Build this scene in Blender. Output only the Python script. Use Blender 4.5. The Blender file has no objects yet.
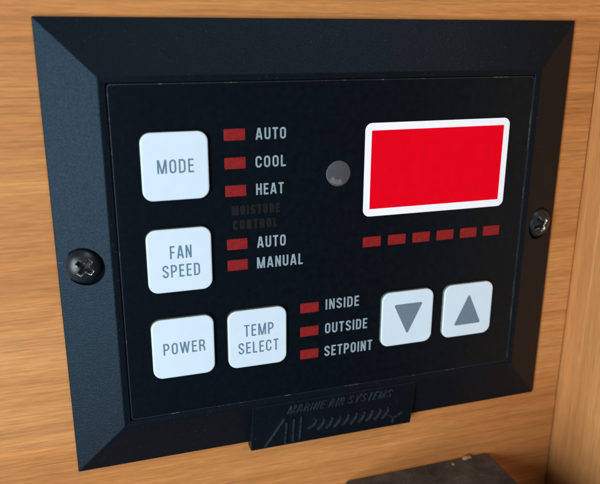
import bpy, bmesh, math, random
from mathutils import Vector, Matrix
random.seed(7)
S = 0.001                       # everything below is written in millimetres
SC = bpy.context.scene
COL = SC.collection

def P(x, y, z):                 # panel axes (x right, y up, z out of the wall) -> world metres
    return Vector((x * S, -z * S, y * S))

# ------------------------------------------------------------------ camera
cd = bpy.data.cameras.new('camera')
cam = bpy.data.objects.new('camera', cd)
COL.objects.link(cam)
CR = ((0.95145629, 0.00394311, 0.30775864),
      (-0.08707482, -0.95561957, 0.28144131),
      (0.29520993, -0.29457713, -0.90888691))
CPOS = (-50.08, 43.0005, 128.7565)
def D(v): return Vector((v[0], -v[2], v[1]))
right, up, back = D(CR[0]), -D(CR[1]), -D(CR[2])
m = Matrix.Identity(4)
for i, a in enumerate((right, up, back)):
    for j in range(3):
        m[j][i] = a[j]
m.translation = P(*CPOS)
cam.matrix_world = m
cd.sensor_width = 36.0
cd.lens = 695.749 / 600 * 36.0
cd.clip_start = 0.005
cd.clip_end = 20
cd.dof.use_dof = True
cd.dof.focus_distance = 0.143
cd.dof.aperture_fstop = 24
SC.camera = cam

# ------------------------------------------------------------------ world and light
w = bpy.data.worlds.new('World'); SC.world = w; w.use_nodes = True
bg = w.node_tree.nodes['Background']
bg.inputs['Color'].default_value = (0.86, 0.93, 1.0, 1)
bg.inputs['Strength'].default_value = 0.07

def lamp(name, pos, target, size, power, colour):
    d = bpy.data.lights.new(name, 'AREA')
    d.shape = 'RECTANGLE'; d.size, d.size_y = size[0] * S, size[1] * S
    d.energy = power; d.color = colour
    o = bpy.data.objects.new(name, d); COL.objects.link(o)
    o.location = P(*pos)
    o.rotation_euler = (P(*target) - P(*pos)).to_track_quat('-Z', 'Y').to_euler()
lamp('window_light', (-390, -40, 358), (0, 0, 0), (200, 430), 4.35, (0.86, 0.95, 1.0))
lamp('top_fill_light', (140, 420, 330), (0, 0, 0), (160, 160), 0.62, (1.0, 0.95, 0.9))  # unseen fill lamp, added to lift the top slope and box top

vs = SC.view_settings
vs.view_transform = 'Standard'; vs.look = 'None'; vs.exposure = 0.0; vs.gamma = 1.0
vs.use_curve_mapping = False

# ------------------------------------------------------------------ materials
class NT:
    def __init__(s, name):
        s.m = bpy.data.materials.new(name); s.m.use_nodes = True
        s.t = s.m.node_tree; s.b = s.t.nodes['Principled BSDF']
        s.co = s.n('ShaderNodeTexCoord').outputs['Object']
    def n(s, kind, **kw):
        x = s.t.nodes.new(kind)
        for k, v in kw.items():
            if k in x.inputs: x.inputs[k].default_value = v
            else: setattr(x, k, v)
        return x
    def l(s, a, b): s.t.links.new(a, b)
    def mapping(s, scale, loc=(0, 0, 0), rot=(0, 0, 0)):
        mp = s.n('ShaderNodeMapping'); s.l(s.co, mp.inputs['Vector'])
        mp.inputs['Scale'].default_value = scale; mp.inputs['Location'].default_value = loc
        mp.inputs['Rotation'].default_value = rot
        return mp.outputs['Vector']
    def noise(s, vec, scale, detail=3, rough=.55):
        x = s.n('ShaderNodeTexNoise', Scale=scale, Detail=detail, Roughness=rough)
        s.l(vec, x.inputs['Vector']); return x.outputs['Fac']
    def ramp(s, fac, stops):
        r = s.n('ShaderNodeValToRGB'); s.l(fac, r.inputs['Fac'])
        e = r.color_ramp.elements
        while len(e) < len(stops): e.new(.5)
        for i, (p, c) in enumerate(stops):
            e[i].position = p; e[i].color = (*c, 1) if len(c) == 3 else c
        return r.outputs['Color']
    def mix(s, fac, a, b, mode='MIX'):
        x = s.n('ShaderNodeMix', data_type='RGBA', blend_type=mode)
        for src, k in ((fac, 0), (a, 6), (b, 7)):
            if hasattr(src, 'links'): s.l(src, x.inputs[k])
            elif k == 0: x.inputs[0].default_value = src
            else: x.inputs[k].default_value = (*src, 1)
        return x.outputs[2]
    def bump(s, h, strength, dist):
        x = s.n('ShaderNodeBump', Strength=strength, Distance=dist * S)
        s.l(h, x.inputs['Height']); s.l(x.outputs['Normal'], s.b.inputs['Normal'])
    def set(s, **kw):
        for k, v in kw.items():
            k = k.replace('_', ' ')
            if hasattr(v, 'links'): s.l(v, s.b.inputs[k])
            else: s.b.inputs[k].default_value = (*v, 1) if isinstance(v, tuple) else v

def plain(name, col, rough=.5, spec=.5, metal=0., var=.12, scale=900, bump=0.0):
    t = NT(name)
    n = t.noise(t.co, scale)
    lo = tuple(c * (1 - var) for c in col); hi = tuple(min(1, c * (1 + var)) for c in col)
    t.set(Base_Color=t.ramp(n, [(.3, lo), (.7, hi)]), Roughness=rough, Metallic=metal)
    t.b.inputs['Specular IOR Level'].default_value = spec
    if bump: t.bump(n, bump, .1)
    return t.m

def wood(name, vertical, dark, mid, light, k=1.0):
    t = NT(name)
    # grain runs along world X (wall) or along world Z (upright board)
    g = (lambda a, b: (b, a, a)) if not vertical else (lambda a, b: (a, a, b))
    warp = t.n('ShaderNodeVectorMath', operation='MULTIPLY_ADD')
    wn = t.n('ShaderNodeTexNoise', Scale=14., Detail=2.); t.l(t.mapping(g(1, .35)), wn.inputs['Vector'])
    t.l(wn.outputs['Color'], warp.inputs[0]); warp.inputs[1].default_value = (.002, .002, .002)
    t.l(t.co, warp.inputs[2])
    def mp(scale):
        x = t.n('ShaderNodeMapping'); t.l(warp.outputs[0], x.inputs['Vector']); x.inputs['Scale'].default_value = scale
        return x.outputs['Vector']
    broad = t.noise(mp(g(1, .06)), 60, 3, .5)
    fine = t.noise(mp(g(1, .035)), 420, 3, .6)
    hair = t.noise(mp(g(1, .014)), 2600, 2, .5)
    pores = t.noise(mp(g(1, .075)), 3000, 3, .65)
    c = t.ramp(broad, [(.25, dark), (.5, mid), (.75, light)])
    def grain(c, tex, k):
        lo = (1 - k, 1 - k * 1.15, 1 - k * 1.3); hi = (1 + k * .8, 1 + k * .95, 1 + k * 1.1)
        return t.mix(1.0, c, t.ramp(tex, [(.25, lo), (.75, hi)]), 'MULTIPLY')
    c = grain(c, fine, .16 * k); c = grain(c, hair, .17 * k); c = grain(c, pores, .20 * k)
    c = t.mix(.5, c, t.ramp(t.noise(mp(g(1, .05)), 900, 2, .5), [(.24, (.70, .60, .50)), (.33, (1, 1, 1))]), 'MULTIPLY')
    t.set(Base_Color=c, Roughness=t.ramp(fine, [(.3, (.55,) * 3), (.7, (.42,) * 3)]))
    t.b.inputs['Specular IOR Level'].default_value = .35
    t.bump(pores, .25, .06)
    return t.m

def black_plastic(name, col, speck, rough, bumps, scale=2600, spec=.5, tint=(1, 1, 1)):
    t = NT(name)
    n = t.noise(t.co, scale, 3, .6)
    vor = t.n('ShaderNodeTexVoronoi', Scale=2000.); t.l(t.co, vor.inputs['Vector'])
    rnd = t.n('ShaderNodeSeparateColor'); t.l(vor.outputs['Color'], rnd.inputs[0])
    near = t.ramp(vor.outputs['Distance'], [(.12, (1, 1, 1)), (.30, (0, 0, 0))])
    pick = t.ramp(rnd.outputs[0], [(.90, (0, 0, 0)), (.97, (1, 1, 1))])
    mk = t.mix(1.0, near, pick, 'MULTIPLY')
    base = t.ramp(n, [(.32, tuple(c * .72 for c in col)), (.68, tuple(c * 1.3 for c in col))])
    t.set(Base_Color=t.mix(mk, base, speck), Roughness=rough)
    t.set(Specular_Tint=tint); t.b.inputs['Specular IOR Level'].default_value = spec
    peb = t.n('ShaderNodeTexVoronoi', Scale=float(scale)); t.l(t.co, peb.inputs['Vector'])
    t.bump(t.mix(.5, peb.outputs['Distance'], n), bumps, .12)
    return t.m

M = {}
M['wall'] = wood('wall_veneer', False, (.42, .157, .043), (.500, .203, .060), (.56, .255, .088))
M['board'] = wood('side_board_wood', True, (.49, .205, .064), (.53, .232, .076), (.61, .295, .108), .7)
M['bezel'] = black_plastic('textured_black_plastic', (.0034, .0052, .0080), (.022, .034, .05), .40, .55, 5200, .21, (.42, .72, 1.0))  # lighter specks put the grain's sparkle into the base colour
M['face'] = black_plastic('printed_face_film', (.0018, .0036, .0060), (.006, .009, .012), .36, .03, 700, .26, (.6, .82, 1.0))
M['relief'] = plain('worn_relief_plastic', (.013, .018, .025), .24, .8, var=.6, scale=1500, bump=.5)
M['seam'] = plain('seam_plastic', (.012, .018, .03), .6)  # even tone of the moulding seam strips
M['button'] = plain('button_plastic', (.60, .72, .82), .42, .4, var=.015, scale=300)
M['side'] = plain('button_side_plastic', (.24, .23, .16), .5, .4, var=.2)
M['ink'] = plain('grey_blue_ink', (.115, .19, .275), .6, .2, var=.10, scale=2500)
M['arrow'] = plain('arrow_ink', (.135, .195, .25), .6, .2, var=.03)
M['label'] = plain('pale_label_ink', (.25, .325, .375), .6, .2, var=.15, scale=2500)
M['ghost'] = plain('faded_label_ink', (.0046, .0055, .0066), .55, .3, var=.4, scale=1500)
M['white'] = plain('white_border_ink', (.87, .89, .94), .5, .3, var=.01)
M['red'] = plain('red_display_film', (.75, .0006, .0105), .6, .05, var=.03, scale=260)
M['led'] = plain('dull_red_lens', (.23, .013, .014), .5, .15, var=.22, scale=1600)
M['sensor'] = plain('smoky_lens', (.062, .062, .078), .45, .5, var=.15, scale=350)
M['lens_highlight'] = plain('cream_lens_highlight', (.135, .125, .105), .5, .4, var=.25, scale=900)
M['screw'] = plain('black_oxide_steel', (.022, .028, .036), .36, .6, metal=.55, var=.25, scale=1200)
M['worn_steel'] = plain('shiny_worn_steel', (.75, .75, .74), .2, .5, metal=1.0, var=.2, scale=2200)
M['steel'] = plain('bare_steel', (.85, .85, .86), .3, .5, metal=1.0, var=.3, scale=2200)
M['box'] = None
t = NT('dusty_black_plastic')
n1 = t.noise(t.co, 160, 5, .65); n2 = t.noise(t.co, 1800, 2, .6)
c = t.ramp(n1, [(.35, (.034, .032, .031)), (.68, (.105, .095, .086))])
c = t.mix(.6, c, t.ramp(n2, [(.35, (.6, .6, .6)), (.7, (1.3, 1.3, 1.3))]), 'MULTIPLY')
t.set(Base_Color=c, Roughness=.7); t.b.inputs['Specular IOR Level'].default_value = .3
t.bump(n2, .3, .1); M['box'] = t.m
M['crumb'] = plain('wood_crumb', (.36, .22, .12), .8, .2, var=.25, scale=1200)
t = NT('cut_film_edge')
nn = t.noise(t.co, 150, 5, .75)
t.set(Base_Color=t.ramp(nn, [(.54, (.006, .010, .016)), (.68, (.15, .16, .18))]), Roughness=.5); M['edge'] = t.m

# ------------------------------------------------------------------ mesh helpers
def link(name, verts, faces, mat, parent=None, smooth=False, mats=None, fmat=None):
    me = bpy.data.meshes.new(name)
    me.from_pydata([P(*v) for v in verts], [], faces)
    for x in (mats or [mat]): me.materials.append(x)
    if fmat: me.polygons.foreach_set('material_index', fmat)
    if smooth: me.polygons.foreach_set('use_smooth', [True] * len(me.polygons))
    bm = bmesh.new(); bm.from_mesh(me)
    if not any(len(e.link_faces) > 2 for e in bm.edges) and all(len(e.link_faces) == 2 for e in bm.edges):
        bmesh.ops.recalc_face_normals(bm, faces=bm.faces); bm.to_mesh(me)
    bm.free(); me.update()
    o = bpy.data.objects.new(name, me); COL.objects.link(o)
    if parent: o.parent = parent
    return o

def rrect(cx, cy, w, h, r, seg=6):
    pts = []
    for k, (sx, sy) in enumerate(((1, 1), (-1, 1), (-1, -1), (1, -1))):
        for i in range(seg + 1):
            a = math.pi / 2 * (k + i / seg)
            pts.append((cx + sx * (w / 2 - r) + r * math.cos(a), cy + sy * (h / 2 - r) + r * math.sin(a)))
    return pts

def loft(rings, cap=True):
    """rings: list of equal length lists of xyz; returns verts, faces"""
    n = len(rings[0]); v = [p for r in rings for p in r]; f = []
    for k in range(len(rings) - 1):
        for i in range(n):
            j = (i + 1) % n
            f.append((k * n + i, k * n + j, (k + 1) * n + j, (k + 1) * n + i))
    if cap:
        f.append(tuple(range(n))[::-1]); f.append(tuple((len(rings) - 1) * n + i for i in range(n)))
    return v, f

def ring3(pts, z): return [(x, y, z) for x, y in pts]

def baked(o):                   # freeze modifiers
    dg = bpy.context.evaluated_depsgraph_get(); dg.update()
    me = bpy.data.meshes.new_from_object(o.evaluated_get(dg))
    o.modifiers.clear(); o.data = me

# ------------------------------------------------------------------ lettering (stroke glyphs, cap height 1)
def arc(cx, cy, rx, ry, a0, a1, n=8):
    return [(cx + rx * math.cos(math.radians(a0 + (a1 - a0) * i / n)), cy + ry * math.sin(math.radians(a0 + (a1 - a0) * i / n))) for i in range(n + 1)]

def glyph(ch, s, wd=.50):
    """list of (points, closed) and the advance width"""
    a = s / 2; w = {'M': .70, 'W': .82, 'I': s, 'E': .42, 'F': .41, 'L': .40, 'T': .46, 'A': .56, 'Y': .56}.get(ch, wd)
    L, R, B, T = a, w - a, a, 1 - a; r = (R - L) / 2; cx = w / 2; ry = r * 1.05
    st = []
    if ch == 'A': st = [([(a * .9, 0), (cx - s * .22, 1)], 0), ([(w - a * .9, 0), (cx + s * .22, 1)], 0), ([(w * .24, .27), (w * .76, .27)], 0)]
    elif ch == 'C': st = [([(R, .66)] + arc(cx, T - ry, r, ry, 0, 180) + arc(cx, B + ry, r, ry, 180, 360) + [(R, .34)], 0)]
    elif ch == 'D': st = [([(L, B), (L, T), (cx - .02, T)] + arc(cx - .02, T - ry, R - cx + .02, ry, 80, 0, 6) + arc(cx - .02, B + ry, R - cx + .02, ry, 0, -80, 6) + [(cx - .02, B)], 1)]
    elif ch == 'E': st = [([(w, T), (L, T), (L, B), (w, B)], 0), ([(L, .52), (w * .92, .52)], 0)]
    elif ch == 'F': st = [([(w, T), (L, T), (L, 0)], 0), ([(L, .50), (w * .90, .50)], 0)]
    elif ch == 'H': st = [([(L, 0), (L, 1)], 0), ([(R, 0), (R, 1)], 0), ([(L, .52), (R, .52)], 0)]
    elif ch == 'I': st = [([(a, 0), (a, 1)], 0)]
    elif ch == 'L': st = [([(L, 1), (L, B), (w, B)], 0)]
    elif ch == 'M': st = [([(L, 0), (L, 1)], 0), ([(R, 0), (R, 1)], 0), ([(L + a * .4, 1), (cx - a * .2, 0)], 0), ([(R - a * .4, 1), (cx + a * .2, 0)], 0)]
    elif ch == 'N': st = [([(L, 0), (L, 1)], 0), ([(R, 0), (R, 1)], 0), ([(L, 1), (R, 0)], 0)]
    elif ch == 'O': st = [(arc(cx, T - ry, r, ry, 0, 180) + arc(cx, B + ry, r, ry, 180, 360), 1)]
    elif ch in 'PR':
        k = .46 if ch == 'P' else .49; q = (T - k) / 2
        st = [([(L, 0), (L, 1)], 0), ([(L, T), (cx, T)] + arc(R - q if R - q > cx else cx, T - q, min(q, R - cx), q, 80, -80, 8) + [(cx, k), (L, k)], 0)]
        if ch == 'R': st.append(([(cx, k), (R - .03, k - .12), (R, .22), (R + a * .3, 0)], 0))
    elif ch == 'S':
        st = [([(R, .72)] + arc(cx, T - ry, r, ry, 0, 180) + [(L + .01, .64), (cx * .75, .565), (cx * 1.25, .445), (R - .01, .36)] + arc(cx, B + ry, r, ry, 0, -180) + [(L, .28)], 0)]
    elif ch == 'T': st = [([(0, T), (w, T)], 0), ([(cx, 0), (cx, 1)], 0)]
    elif ch == 'U': st = [([(L, 1)] + arc(cx, B + ry, r, ry, 180, 360) + [(R, 1)], 0)]
    elif ch == 'W': st = [([(a * .7, 1), (w * .27, 0)], 0), ([(w * .27, 0), (cx, 1)], 0), ([(cx, 1), (w * .73, 0)], 0), ([(w * .73, 0), (w - a * .7, 1)], 0)]
    elif ch == 'Y': st = [([(a * .7, 1), (cx, .42)], 0), ([(w - a * .7, 1), (cx, .42)], 0), ([(cx, .46), (cx, 0)], 0)]
    return st, w

def ribbon(pts, closed, s, clamp=None):
    q = [Vector(p) for p in pts]
    o = [q[0]]
    for p in q[1:]:
        if (p - o[-1]).length > 1e-4: o.append(p)
    if closed and (o[0] - o[-1]).length < 1e-4: o.pop()
    n = len(o); lf, rt = [], []
    for i in range(n):
        d0 = (o[i] - o[i - 1]).normalized() if (i or closed) else (o[1] - o[0]).normalized()
        d1 = (o[(i + 1) % n] - o[i]).normalized() if (i < n - 1 or closed) else d0
        n0, n1 = Vector((-d0.y, d0.x)), Vector((-d1.y, d1.x))
        mm = (n0 + n1); mm = mm.normalized() if mm.length > 1e-6 else n0
        k = s / 2 / max(.35, mm.dot(n0))
        lf.append(o[i] + mm * k); rt.append(o[i] - mm * k)
    if clamp:
        for lst in (lf, rt):
            for v in lst: v.y = min(max(v.y, 0), 1)
    return o, lf, rt

def strokes_for(text, s, gap):
    out, x = [], 0
    for ch in text:
        if ch == ' ': x += .30; continue
        st, w = glyph(ch, s)
        out += [([(px + x, py) for px, py in pts], c) for pts, c in st]
        x += w + gap
    return out, x - gap

def lettering(text, x, y, width, h, z, mat, parent, s=.15, gap=.15, name='lettering'):
    """flat print on the face, its left end of the baseline at x, y"""
    st, tot = strokes_for(text, s, gap)
    k = width / tot; V, F = [], []
    for i, (pts, c) in enumerate(st):
        # stroke weight stays even although the letters are fitted to the width
        o, lf, rt = ribbon([(px * k, py * h) for px, py in pts], c, s * h)
        n = len(o); b = len(V); zz = z + .004 * (i % 5)
        cl = lambda v: (x + v.x, y + min(max(v.y, 0), h), zz)
        V += [cl(v) for v in lf] + [cl(v) for v in rt]
        for j in range(n if c else n - 1):
            q = (j + 1) % n; F.append((b + j, b + n + j, b + n + q, b + q))
    return link(name, V, F, mat, parent)

# ------------------------------------------------------------------ setting: veneer wall and upright board
ZW = -4.5
def slab(name, x0, x1, y0, y1, z0, z1, mat, ch=.6, parent=None):
    cx, cy = (x0 + x1) / 2, (y0 + y1) / 2; w_, h_ = x1 - x0, y1 - y0
    v, f = loft([ring3(rrect(cx, cy, w_, h_, ch, 2), z0), ring3(rrect(cx, cy, w_, h_, ch, 2), z1 - ch),
                 ring3(rrect(cx, cy, w_ - ch * .6, h_ - ch * .6, ch, 2), z1 - ch * .3),
                 ring3(rrect(cx, cy, w_ - ch * 2, h_ - ch * 2, ch, 2), z1)])
    return link(name, v, f, mat, parent)
wall = slab('wall', -220, 64, -200, 170, ZW - 12, ZW, M['wall'])
wall['kind'] = 'structure'
bp_ = [(64.15, ZW - 12), (64.15, 1.35), (64.75, 1.62), (64.4, 1.9), (64.4, 60.5), (65.3, 62), (84, 62), (84, ZW - 12)]
v, f = loft([[(x, -200, z) for x, z in bp_], [(x, 170, z) for x, z in bp_]])
board = link('upright_board', v, f, M['board'])
board['label'] = 'pale upright wooden board standing out from the wall at the right edge'
board['category'] = 'board'

# ------------------------------------------------------------------ the control panel
panel = bpy.data.objects.new('climate_control_panel', None); COL.objects.link(panel)
panel.empty_display_size = .02; panel.location = (0, 0, 0)
panel['label'] = 'black wall-mounted climate control panel with white buttons and red display'
panel['category'] = 'control panel'

# bezel: outer edge, sloping sides, flat inner rim, groove and floor under the face
OX, OY = .11, -.53
def rect(w_, h_, z, ox=0, oy=0): return [(ox + sx * w_ / 2, oy + sy * h_ / 2, z) for sx, sy in ((1, 1), (-1, 1), (-1, -1), (1, -1))]
v, f = loft([rect(110.9, 90.4, ZW, OX, OY), rect(110.9, 90.4, -3.75, OX, OY), rect(91.0, 69.3, .12),
             rect(88.36, 67.06, -.03), rect(88.34, 67.04, -.65)])
bezel = link('bezel', v, f, M['bezel'], panel)
md = bezel.modifiers.new('b', 'BEVEL'); md.width = .16 * S; md.segments = 3; md.limit_method = 'ANGLE'; md.angle_limit = math.radians(12)
baked(bezel)
SCREWS = ((-50.45, -.35, 45 + 4), (50.45, -.1, 30))
for sx, sy, _ in SCREWS:        # screw pockets sunk into the slope
    c = [(sx + 3.75 * math.cos(2 * math.pi * i / 40), sy + 3.75 * math.sin(2 * math.pi * i / 40)) for i in range(40)]
    v, f = loft([ring3(c, -2.9), ring3(c, 6)])
    cut = link('cutter', v, f, M['bezel'])
    md = bezel.modifiers.new('c', 'BOOLEAN'); md.object = cut; md.solver = 'EXACT'
    baked(bezel); bpy.data.objects.remove(cut)

# moulding seam running out from the left screw
v, f = [], []
for x0, x1 in ((-55.2, -54.3), (-46.6, -45.7)):
    b = len(v)
    for x in (x0, x1):
        zz = -3.75 + (x + 55.34) * .389 + .03
        v += [(x, .28, zz), (x, .42, zz)]
    f.append((b, b + 2, b + 3, b + 1))
link('moulding_seam', v, f, M['seam'], bezel)

# name tab moulded over the lower slope
TX0, TX1 = -18.9, 20.0
def tz(y): return .22 + (y + 35.2) * .155
prof = [(-35.0, .05), (-35.3, tz(-35.3)), (-46.6, tz(-46.6)), (-46.85, tz(-46.85) - .25), (-46.9, ZW + .02), (-35.0, -3.0)]
v, f = loft([[(TX0, y, z) for y, z in prof], [(TX1, y, z) for y, z in prof]])
tab = link('name_tab', v, f, M['bezel'], panel)
md = tab.modifiers.new('b', 'BEVEL'); md.width = .15 * S; md.segments = 2; md.limit_method = 'ANGLE'; md.angle_limit = math.radians(30)
baked(tab)

def relief(name, strokes, s, hgt, parent):
    """raised strokes with a ridged profile, points given in panel x, y on the tab"""
    V, F = [], []
    for pts, c in strokes:
        o, lf, rt = ribbon(pts, c, s); n = len(o); b = len(V)
        for a, l, r in zip(o, lf, rt):
            V += [(l.x, l.y, tz(l.y) - .02), (a.x * .5 + l.x * .5, a.y * .5 + l.y * .5, tz(a.y) + hgt), (a.x * .5 + r.x * .5, a.y * .5 + r.y * .5, tz(a.y) + hgt), (r.x, r.y, tz(r.y) - .02)]
        for j in range(n if c else n - 1):
            q = (j + 1) % n
            for k in range(3): F.append((b + 4 * j + k, b + 4 * q + k, b + 4 * q + k + 1, b + 4 * j + k + 1))
        if not c:
            F.append((b, b + 1, b + 2, b + 3)); e = b + 4 * (n - 1); F.append((e + 3, e + 2, e + 1, e))
    return link(name, V, F, M['relief'], parent)
st, tot = strokes_for('MARINE AIR SYSTEMS', .16, .15)
k = 24.8 / tot
relief('raised_lettering', [([(-11.0 + px * k + py * .7, -38.0 + py * 2.15) for px, py in pts], c) for pts, c in st], .36, .24, tab)
em = [([(-15.8, -46.3), (-11.5, -39.2)], 0), ([(-11.1, -46.2), (-11.0, -40.2)], 0), ([(-9.35, -45.9), (-9.3, -39.5)], 0), ([(-7.7, -45.8), (-7.65, -39.2)], 0),
      ([(-6.1, -43.0), (-4.9, -42.6), (-4.2, -41.9), (-4.0, -41.0), (-4.6, -40.4)], 0)]
for i in range(9):
    x = -2.6 + i * 1.98
    em.append(([(x - .9, -43.9), (x - .1, -43.0), (x + .35, -42.1), (x + .5, -40.9)], 0))
em += [([(15.2, -45.6), (15.2, -44.2), (16.2, -43.8), (17.5, -43.0)], 0), ([(14.4, -43.6), (15.2, -44.2)], 0)]
relief('raised_emblem', em, .55, .34, tab)

# face plate
v, f = loft([ring3(rrect(0, 0, 88, 66.7, .7, 4), -.64), ring3(rrect(0, 0, 88, 66.7, .7, 4), -.08), ring3(rrect(0, 0, 87.84, 66.54, .64, 4), 0)])
face = link('face_plate', v, f, M['face'], panel)
a, b = rrect(0, 0, 88.06, 66.76, .7, 4), rrect(0, 0, 87.7, 66.4, .56, 4)
v, f = loft([ring3(a, -.3), ring3(a, .006), ring3(b, .014)], cap=False)
link('cut_edge', v, f, M['edge'], face)

for txt, x, y, wd, h in (('AUTO', -17.25, 22.5, 6.05, 2.25), ('COOL', -17.35, 17.1, 6.1, 2.25), ('HEAT', -17.3, 11.7, 5.6, 2.25),
                         ('AUTO', -17.25, .85, 5.95, 2.35), ('MANUAL', -17.35, -3.5, 9.7, 2.35),
                         ('INSIDE', -2.5, -14.3, 7.65, 2.35), ('OUTSIDE', -2.55, -19.85, 9.8, 2.4), ('SETPOINT', -2.6, -25.25, 11.2, 2.45)):
    lettering(txt, x, y, wd, h, .02, M['label'], face, s=.155, gap=.16)
for txt, x, y, wd in (('MOISTURE', -22.3, 7.9, 9.8), ('CONTROL', -22.15, 4.95, 9.1)):
    lettering(txt, x, y, wd, 1.95, .02, M['ghost'], face, s=.24, gap=.12, name='faded_lettering')

# indicator lights
v, f = loft([ring3(rrect(0, 0, 4.1, 2.2, .12, 2), -.05), ring3(rrect(0, 0, 4.1, 2.2, .12, 2), .03), ring3(rrect(0, 0, 4.0, 2.1, .1, 2), .05)])
led0 = None
for x, y in [(-21.35, 23.65), (-21.35, 18.2), (-21.35, 12.8), (-21.3, 2.0), (-21.3, -2.35), (-6.1, -13.4), (-6.08, -18.8), (-6.05, -24.1)] + \
            [(7.67 + i * 5.776, -.1) for i in range(6)]:
    if led0 is None: o = led0 = link('indicator_light', v, f, M['led'], panel)
    else: o = led0.copy(); COL.objects.link(o); o.parent = panel
    o.location = P(x, y, 0)

# buttons
BW, BH = 12.45, 12.75
def button(cx, cy, label, lines=(), arrow=0):
    rs, fm = [], []
    for ins, z in ((0, -.3), (0, .62), (.05, .72), (.16, .79), (.34, .82)):
        rs.append(ring3(rrect(cx, cy, BW - 2 * ins, BH - 2 * ins, 1.95 - ins, 7), z))
    v, f = loft(rs); n = len(rs[0])
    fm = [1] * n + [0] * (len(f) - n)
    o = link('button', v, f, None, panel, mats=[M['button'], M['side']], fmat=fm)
    o['label'] = label
    for txt, x, y, wd, h in lines: lettering(txt, x, y, wd, h, .84, M['ink'], o, s=.122, gap=.20)
    if arrow:
        R3 = []
        tri = [(-3.5, 3.6), (3.5, 3.6), (0, -3.7)] if arrow < 0 else [(0, 3.7), (3.45, -3.65), (-3.45, -3.65)]
        pts = []
        for i in range(3):
            p0, p1, p2 = (Vector(tri[(i + d) % 3]) for d in (-1, 0, 1))
            q0, q1 = p1 + (p0 - p1).normalized() * .62, p1 + (p2 - p1).normalized() * .62
            for j in range(5):
                u = j / 4; q = q0 * (1 - u) ** 2 + p1 * 2 * u * (1 - u) + q1 * u * u
                pts.append((cx + arrow_dx + q.x, cy + arrow_dy + q.y))
        v, f = loft([ring3(pts, .825), ring3(pts, .845)])
        link('arrow', v, f, M['arrow'], o)
    return o
arrow_dx = arrow_dy = 0
button(-32.8, 18.35, 'white button reading MODE', [('MODE', -36.15, 17.1, 6.75, 2.6)])
button(-32.8, 0, 'white button reading FAN SPEED', [('FAN', -34.65, .45, 4.1, 2.6), ('SPEED', -36.25, -3.3, 7.2, 2.55)])
button(-32.9, -18.35, 'white button reading POWER', [('POWER', -36.95, -19.6, 8.3, 2.5)])
button(-17.6, -18.35, 'white button reading TEMP SELECT', [('TEMP', -20.45, -17.8, 6.2, 2.6), ('SELECT', -21.75, -21.65, 8.55, 2.55)])
arrow_dx, arrow_dy = .1, -.2
button(16.55, -18.3, 'white button with a grey down arrow', arrow=-1)
arrow_dx, arrow_dy = .1, .1
button(31.7, -18.25, 'white button with a grey up arrow', arrow=1)

# display
a, b = rrect(22.13, 15.13, 33.45, 19.35, 1.45, 6), rrect(22.17, 15.15, 30.7, 16.3, .12, 6)
v, f = loft([ring3(a, -.02), ring3(a, .03), ring3(b, .03), ring3(b, -.02)], cap=False)
disp = link('display', *loft([ring3(rrect(22.17, 15.15, 30.72, 16.32, .12, 3), -.05), ring3(rrect(22.17, 15.15, 30.72, 16.32, .12, 3), .012)]), M['red'], panel)
disp['label'] = 'blank red display window'
link('display_border', v, f, M['white'], disp)

M['digit'] = plain('unlit_segment_film', (.733, .0006, .0107), .6, .05, var=.02, scale=260)
for dx in (9.3, 18.4, 27.5):    # unlit seven-segment digits barely showing through
    V, F = [], []
    for (ax, ay, bx_, by_) in ((.8, 0, 5.2, 0), (.8, 5.6, 5.2, 5.6), (.8, 11.2, 5.2, 11.2), (0, .7, 0, 4.9), (6, .7, 6, 4.9), (0, 6.3, 0, 10.5), (6, 6.3, 6, 10.5), (7.6, -.35, 7.6, .35)):
        o_, lf, rt = ribbon([(ax, ay), (bx_, by_)], 0, 1.2); b = len(V)
        V += [(dx + q.x + q.y * .06, 9.4 + q.y, .016) for q in (lf[0], lf[1], rt[1], rt[0])]; F.append((b, b + 3, b + 2, b + 1))
    link('unlit_digit', V, F, M['digit'], disp)

# round sensor window
rings = []
for rr, z in ((2.62, -.2), (2.62, .01), (2.5, .04), (2.0, .12), (1.3, .19), (.6, .22)):
    rings.append([(-.2 + rr * math.cos(2 * math.pi * i / 36), 14.95 + rr * math.sin(2 * math.pi * i / 36), z) for i in range(36)])
v, f = loft(rings); sen = link('light_sensor', v, f, M['sensor'], panel, smooth=True)
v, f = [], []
for i in range(13):             # pale crescent, the highlight low in the lens painted as a shape
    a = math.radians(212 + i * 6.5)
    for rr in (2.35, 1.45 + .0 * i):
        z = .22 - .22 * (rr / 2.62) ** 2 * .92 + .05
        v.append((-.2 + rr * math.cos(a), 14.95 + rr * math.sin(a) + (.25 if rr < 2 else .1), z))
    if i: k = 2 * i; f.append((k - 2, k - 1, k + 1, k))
link('lens_highlight', v, f, M['lens_highlight'], sen, smooth=True)

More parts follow.
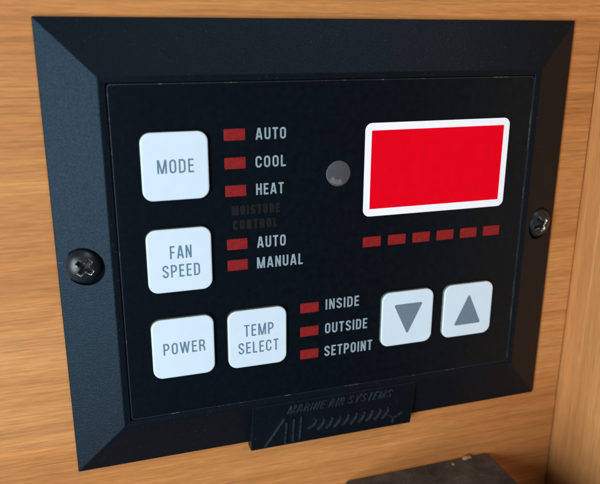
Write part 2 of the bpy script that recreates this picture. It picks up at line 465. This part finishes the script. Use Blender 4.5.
# screws
def screw(cx, cy, ang, steel):
    N, Rd, z0, H = 96, 3.35, -2.35, 1.5
    ca, sa = math.cos(math.radians(ang)), math.sin(math.radians(ang))
    def hz(x, y):
        r2 = min(1, (x * x + y * y) / Rd ** 2)
        z = z0 + H * (math.sqrt(max(0, 1 - .82 * r2)) - math.sqrt(.18)) / (1 - math.sqrt(.18))
        u, q = abs(x * ca + y * sa), abs(-x * sa + y * ca)
        if q > u: u, q = q, u
        wd = .52 + .10 * max(0, 1 - u)
        d = min((1.8 - u) / .45, (wd - q) / .20 + .001)
        if u < .85: d = max(d, ((.85 - math.hypot(u, q)) / .3))
        d = min(1, max(0, d))
        return z - d * 1.7 * (1 - .25 * min(1, u / 1.55)), d
    idx, V, D_ = {}, [], []
    for j in range(N + 1):
        for i in range(N + 1):
            a, b = 2 * i / N - 1, 2 * j / N - 1
            x, y = Rd * a * math.sqrt(1 - b * b / 2), Rd * b * math.sqrt(1 - a * a / 2)
            z, d = hz(x, y); V.append((cx + x, cy + y, z)); D_.append(d)
    F, G = [], []
    for j in range(N):
        for i in range(N):
            k = j * (N + 1) + i; q = (k, k + 1, k + N + 2, k + N + 1)
            (G if 0.02 < sum(D_[t_] for t_ in q) < 2.2 else F).append(q)
    rim = [(Rd * math.cos(2 * math.pi * i / 64), Rd * math.sin(2 * math.pi * i / 64)) for i in range(64)]
    b = len(V)
    for zz in (z0 + .01, z0 - .12, z0 - .45, ZW - 2): V += [(cx + x * (1 if zz > -2.7 else (.97 if zz > -4 else .5)), cy + y * (1 if zz > -2.7 else (.97 if zz > -4 else .5)), zz) for x, y in rim]
    for k in range(3):
        for i in range(64):
            j = (i + 1) % 64; F.append((b + k * 64 + i, b + k * 64 + j, b + k * 64 + 64 + j, b + k * 64 + 64 + i))
    def sub(name, Fs, mat, par):
        used = sorted({t_ for q in Fs for t_ in q}); mp = {t_: i for i, t_ in enumerate(used)}
        return link(name, [V[t_] for t_ in used], [tuple(mp[t_] for t_ in q) for q in Fs], mat, par, smooth=True)
    o = sub('screw', F, M['screw'], panel); sub('cross_recess', G, steel, o)
    return o
for i, s_ in enumerate(SCREWS):
    o = screw(*s_, (M['steel'], M['worn_steel'])[i])
    o['label'] = ('dull black cross-head screw', 'cross-head screw with shiny worn recess')[i]

# ------------------------------------------------------------------ dusty black box below, with crumbs on top
YB = -61.6
x0, x1 = 4.7, 44.3
rs = []
for ins, y in ((.0, -100), (.0, YB - .5), (.15, YB - .15), (.5, YB)):
    rs.append([(x, y, z) for x, z in rrect((x0 + x1) / 2, (ZW + 34) / 2, x1 - x0 - 2 * ins, 34 - ZW - 2 * ins, .9, 4)])
v, f = loft(rs)
box = link('black_box', v, f, M['box'])
box['label'] = 'dusty flat-topped black box against the wall below the control panel'
box['category'] = 'box'
def crumb(x, z, sx, sy, sz, seed, label):
    random.seed(seed); bm = bmesh.new(); bmesh.ops.create_icosphere(bm, subdivisions=2, radius=1)
    V = []
    for q in bm.verts:
        k = 1 + random.uniform(-.25, .25); V.append((x + q.co.x * sx * k, YB + max(0, (q.co.y * k + .7)) * sy, z + q.co.z * sz * k))
    F = [tuple(q.index for q in fc.verts) for fc in bm.faces]; bm.free()
    o = link('crumb', V, F, M['crumb']); o['label'] = label; o['category'] = 'crumb'; o['group'] = 'crumbs on the black box'
crumb(37.6, -3.4, 1.15, .5, .6, 3, 'larger pale wood crumb on the back edge of the black box')
crumb(33.0, -2.2, .4, .25, .32, 5, 'tiny pale wood crumb on the black box, left of the larger crumb')
